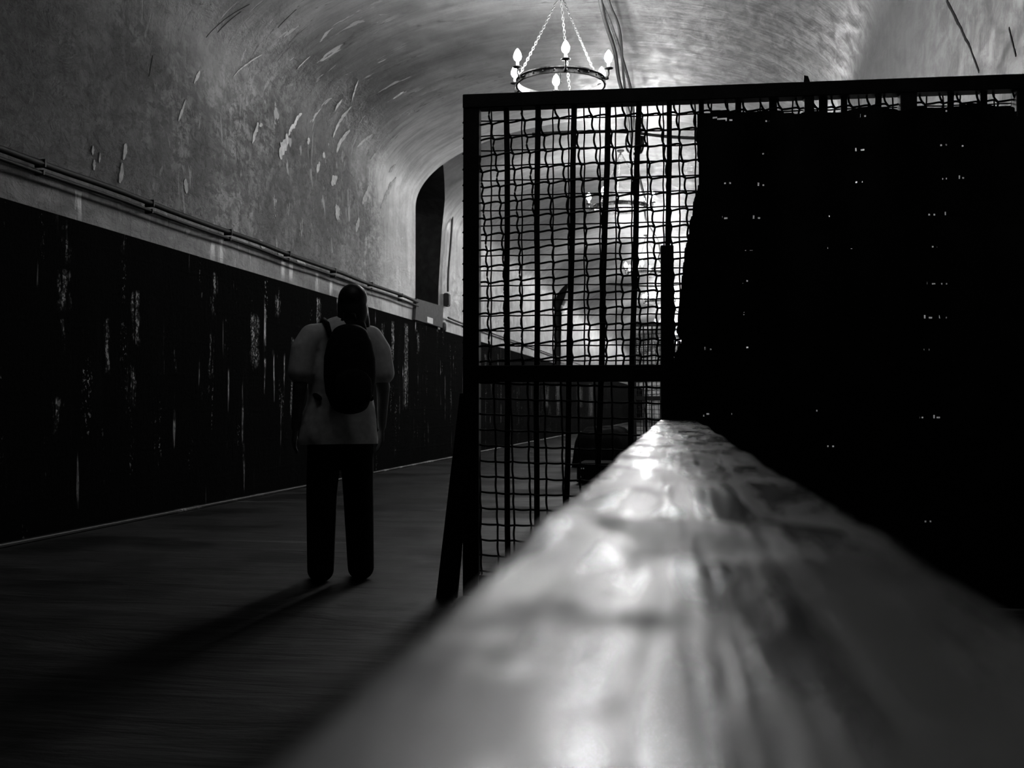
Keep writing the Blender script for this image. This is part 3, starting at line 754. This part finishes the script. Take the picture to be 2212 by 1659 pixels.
# ------------------------------------------------------------------ the person
PB = onZ(735, 1252, 0)
def ball(b, c, r):
    if isinstance(r, (int, float)): r = (r, r, r)
    bmesh.ops.create_icosphere(b, subdivisions=3 if max(r) > .04 else 2, radius=1.0, matrix=Matrix.Translation(c) @ Matrix.Diagonal((*r, 1)))
def limb(b, pts, rs, flat=1.0):
    for (p, q, r0, r1) in zip(pts, pts[1:], rs, rs[1:]):
        p, q = Vector(p), Vector(q); L = (q - p).length; k = max(2, int(L / (min(r0, r1) * 0.30)))
        for i in range(k + 1):
            t = i / k; r = r0 + (r1 - r0) * t; ball(b, p.lerp(q, t), (r, r * flat, r))
def fuse(name, b, mat, parent, vox, smooth=6):
    o = link_mesh(name, b, None, None)
    m = o.modifiers.new('r', 'REMESH'); m.mode = 'VOXEL'; m.voxel_size = vox
    s = o.modifiers.new('s', 'SMOOTH'); s.iterations = smooth; s.factor = 0.5
    dg = bpy.context.evaluated_depsgraph_get(); dg.update()
    me = bpy.data.meshes.new_from_object(o.evaluated_get(dg)); old = o.data
    o.modifiers.clear(); o.data = me; bpy.data.meshes.remove(old)
    me.materials.clear(); me.materials.append(mat)
    for p in me.polygons: p.use_smooth = True
    o.parent = parent; return o
person = thing('person', 'person seen from behind in a pale short-sleeved shirt and dark trousers, standing by the wall', 'person', PB, math.radians(32))
HX = 0.065
b = BM()
ball(b, (HX, 0.0, 1.615), (.074, .094, .100)); ball(b, (HX, .025, 1.555), (.060, .075, .072)); ball(b, (HX, .062, 1.515), (.034, .034, .028))
ball(b, (HX, .100, 1.575), (.013, .020, .022)); ball(b, (HX, .094, 1.60), (.009, .012, .028)); ball(b, (HX, .085, 1.537), (.024, .014, .010))
for s in (-1, 1):
    ball(b, (HX + s * .076, -.005, 1.58), (.010, .018, .032)); ball(b, (HX + s * .031, .082, 1.622), (.024, .012, .010)); ball(b, (HX + s * .035, .074, 1.565), (.022, .022, .022))
limb(b, [(HX, .0, 1.54), (.03, -.02, 1.42)], [.054, .062])
limb(b, [(0, 0, 1.36), (0, .01, 1.20), (0, .02, 1.05), (0, 0, .93)], [.125, .14, .14, .14], .8)
for s in (-1, 1):
    limb(b, [(s * .05, -.01, 1.43), (s * .175, -.01, 1.405)], [.055, .055])
    sh, el, wr_ = Vector((s * .185, -.005, 1.40)), Vector((s * .245, -.03, 1.12)), Vector((s * .255, .04, .885))
    limb(b, [sh, el, wr_], [.052, .041, .027])
    d = (wr_ - el).normalized(); pal = wr_ + d * .05
    for k in range(4):    # palm and fingers, lightly curled
        off = Vector((0, (k - 1.5) * .019, 0)); p0 = wr_ + d * .02 + off * .6; p1_ = wr_ + d * .088 + off
        limb(b, [p0, p1_], [.013, .012], 1.0)
        Lf = (.062, .072, .068, .052)[k]; c1 = p1_ + (d + Vector((-s * .15, .05, 0))) * Lf * .5; c2 = c1 + (d + Vector((-s * .55, .10, 0))).normalized() * Lf * .55
        limb(b, [p1_, c1, c2], [.0095, .0088, .0075])
    t0 = wr_ + d * .025 + Vector((0, .024, 0)); t1 = t0 + Vector((-s * .012, .026, -.030)); t2 = t1 + Vector((-s * .016, .006, -.034))
    limb(b, [t0, t1, t2], [.013, .011, .0085])
    limb(b, [(s * .09, 0, .92), (s * .105, .015, .50), (s * .112, -.02, .10)], [.088, .058, .042])
    ball(b, (s * .120, .05, .045), (.046, .115, .042)); ball(b, (s * .113, -.03, .05), (.038, .045, .05))
body = fuse('body', b, M_skin, person, 0.0065, 5)
b = BM()   # shirt
limb(b, [(0, -.005, 1.37), (0, .0, 1.22), (0, .01, 1.05), (-.005, .0, .93), (-.01, -.005, .82)], [.165, .182, .195, .215, .232], .72)
for s in (-1, 1):
    limb(b, [(s * .06, -.01, 1.425), (s * .17, -.01, 1.405), (s * .215, -.015, 1.33), (s * .238, -.025, 1.205)], [.072, .078, .080, .076])
shirt = fuse('shirt', b, M_shirt, person, 0.010, 8)
me = shirt.data; bm2 = BM(); bm2.from_mesh(me)
bmesh.ops.bisect_plane(bm2, geom=bm2.verts[:] + bm2.edges[:] + bm2.faces[:], plane_co=(0, 0, .785), plane_no=(0, .04, 1), clear_inner=True)
for v in bm2.verts:
    k = max(0, (1.25 - v.co.z)); a = math.atan2(v.co.y, v.co.x)
    fold = 0.010 * mnoise.noise(Vector((v.co.x * 9 + v.co.z * 5, v.co.y * 9, v.co.z * 6))) + .012 * k * math.sin(a * 7 + v.co.z * 6)
    if abs(v.co.x) < .24 and v.co.z < 1.3: v.co += Vector((math.cos(a), math.sin(a), 0)) * fold
bm2.to_mesh(me); bm2.free()
b = BM()   # trousers
limb(b, [(0, 0, .96), (0, 0, .90)], [.165, .17], .75)
for s in (-1, 1): limb(b, [(s * .088, 0, .90), (s * .108, .012, .50), (s * .118, -.015, .07)], [.105, .090, .078])
fuse('trousers', b, M_trouser, person, 0.010, 8)
for s in (-1, 1):
    b = BM(); ball(b, (s * .122, .055, .045), (.052, .125, .045)); ball(b, (s * .116, -.035, .05), (.045, .052, .05)); o = fuse('shoe', b, M_shoe, person, 0.008, 4)
    for v in o.data.vertices: v.co.z = max(v.co.z, 0.0)
b = BM()   # hair down to the shoulder blades
ball(b, (HX, -.016, 1.632), (.086, .098, .094)); ball(b, (HX, -.05, 1.56), (.080, .062, .10))
limb(b, [(HX, -.060, 1.53), (HX - .01, -.075, 1.47)], [.070, .058], .55)
for s in (-1, 1): limb(b, [(HX + s * .066, -.015, 1.60), (HX + s * .070, -.04, 1.48)], [.026, .028])
fuse('hair', b, M_hair, person, 0.008, 6)
for s in (-1, 1):
    b = BM(); ball(b, (HX + s * .031, .083, 1.606), (.012, .009, .008)); link_mesh('eye', b, M_eye, person, True)

bag = thing('backpack', 'dark backpack on the back of the person in the pale shirt', 'backpack', PB, math.radians(32))
b = BM()
BP = [(1.02, .11, .07), (1.09, .14, .09), (1.18, .15, .10), (1.28, .148, .098), (1.36, .13, .085), (1.42, .10, .06)]
for (z0, w0, d0), (z1, w1, d1) in zip(BP, BP[1:]):
    for q in range(8):
        t = q / 8; ball(b, (0, -.225, z0 + (z1 - z0) * t), (w0 + (w1 - w0) * t, d0 + (d1 - d0) * t, .06))
fuse('bag_body', b, M_bag, bag, 0.009, 6)
b = BM(); ball(b, (0, -.315, 1.12), (.11, .035, .10)); ball(b, (0, -.312, 1.07), (.11, .04, .08)); fuse('pocket', b, M_bag, bag, 0.009, 5)
for s in (-1, 1):
    b = BM(); tube(b, [(s * .10, -.17, 1.40), (s * .105, -.11, 1.475), (s * .105, -.02, 1.505), (s * .11, .07, 1.47), (s * .12, .135, 1.36), (s * .135, .14, 1.22), (s * .165, .06, 1.10), (s * .15, -.12, 1.05)], 0.016, 8)
    link_mesh('strap', b, M_bag, bag, True)
b = BM(); tube(b, [(-.04, -.20, 1.49), (-.03, -.20, 1.53), (.03, -.20, 1.53), (.04, -.20, 1.49)], 0.008, 6); link_mesh('handle', b, M_bag, bag, True)

# ------------------------------------------------------------------ camera, world, view
cam = bpy.data.cameras.new('camera'); co = bpy.data.objects.new('camera', cam); COL.objects.link(co)
cam.sensor_width = 36; cam.lens = 36 * F / 2212; cam.clip_start = 0.01
co.matrix_world = Matrix(((rt.x, up.x, -fw.x, 0), (rt.y, up.y, -fw.y, 0), (rt.z, up.z, -fw.z, EYE), (0, 0, 0, 1)))
cam.dof.use_dof = True; cam.dof.focus_distance = 6.2; cam.dof.aperture_fstop = 6.5
sc.camera = co
w = bpy.data.worlds.new('dark'); sc.world = w; w.use_nodes = True
w.node_tree.nodes['Background'].inputs[0].default_value = (0, 0, 0, 1)
sc.view_settings.view_transform = 'Standard'; sc.view_settings.look = 'None'; sc.view_settings.gamma = 1.0; sc.view_settings.exposure = 0.0
sc.cycles.diffuse_bounces = 3; sc.cycles.max_bounces = 6; sc.cycles.use_adaptive_sampling = True; sc.cycles.adaptive_threshold = 0.06; sc.cycles.adaptive_min_samples = 24; sc.cycles.sample_clamp_indirect = 4.0
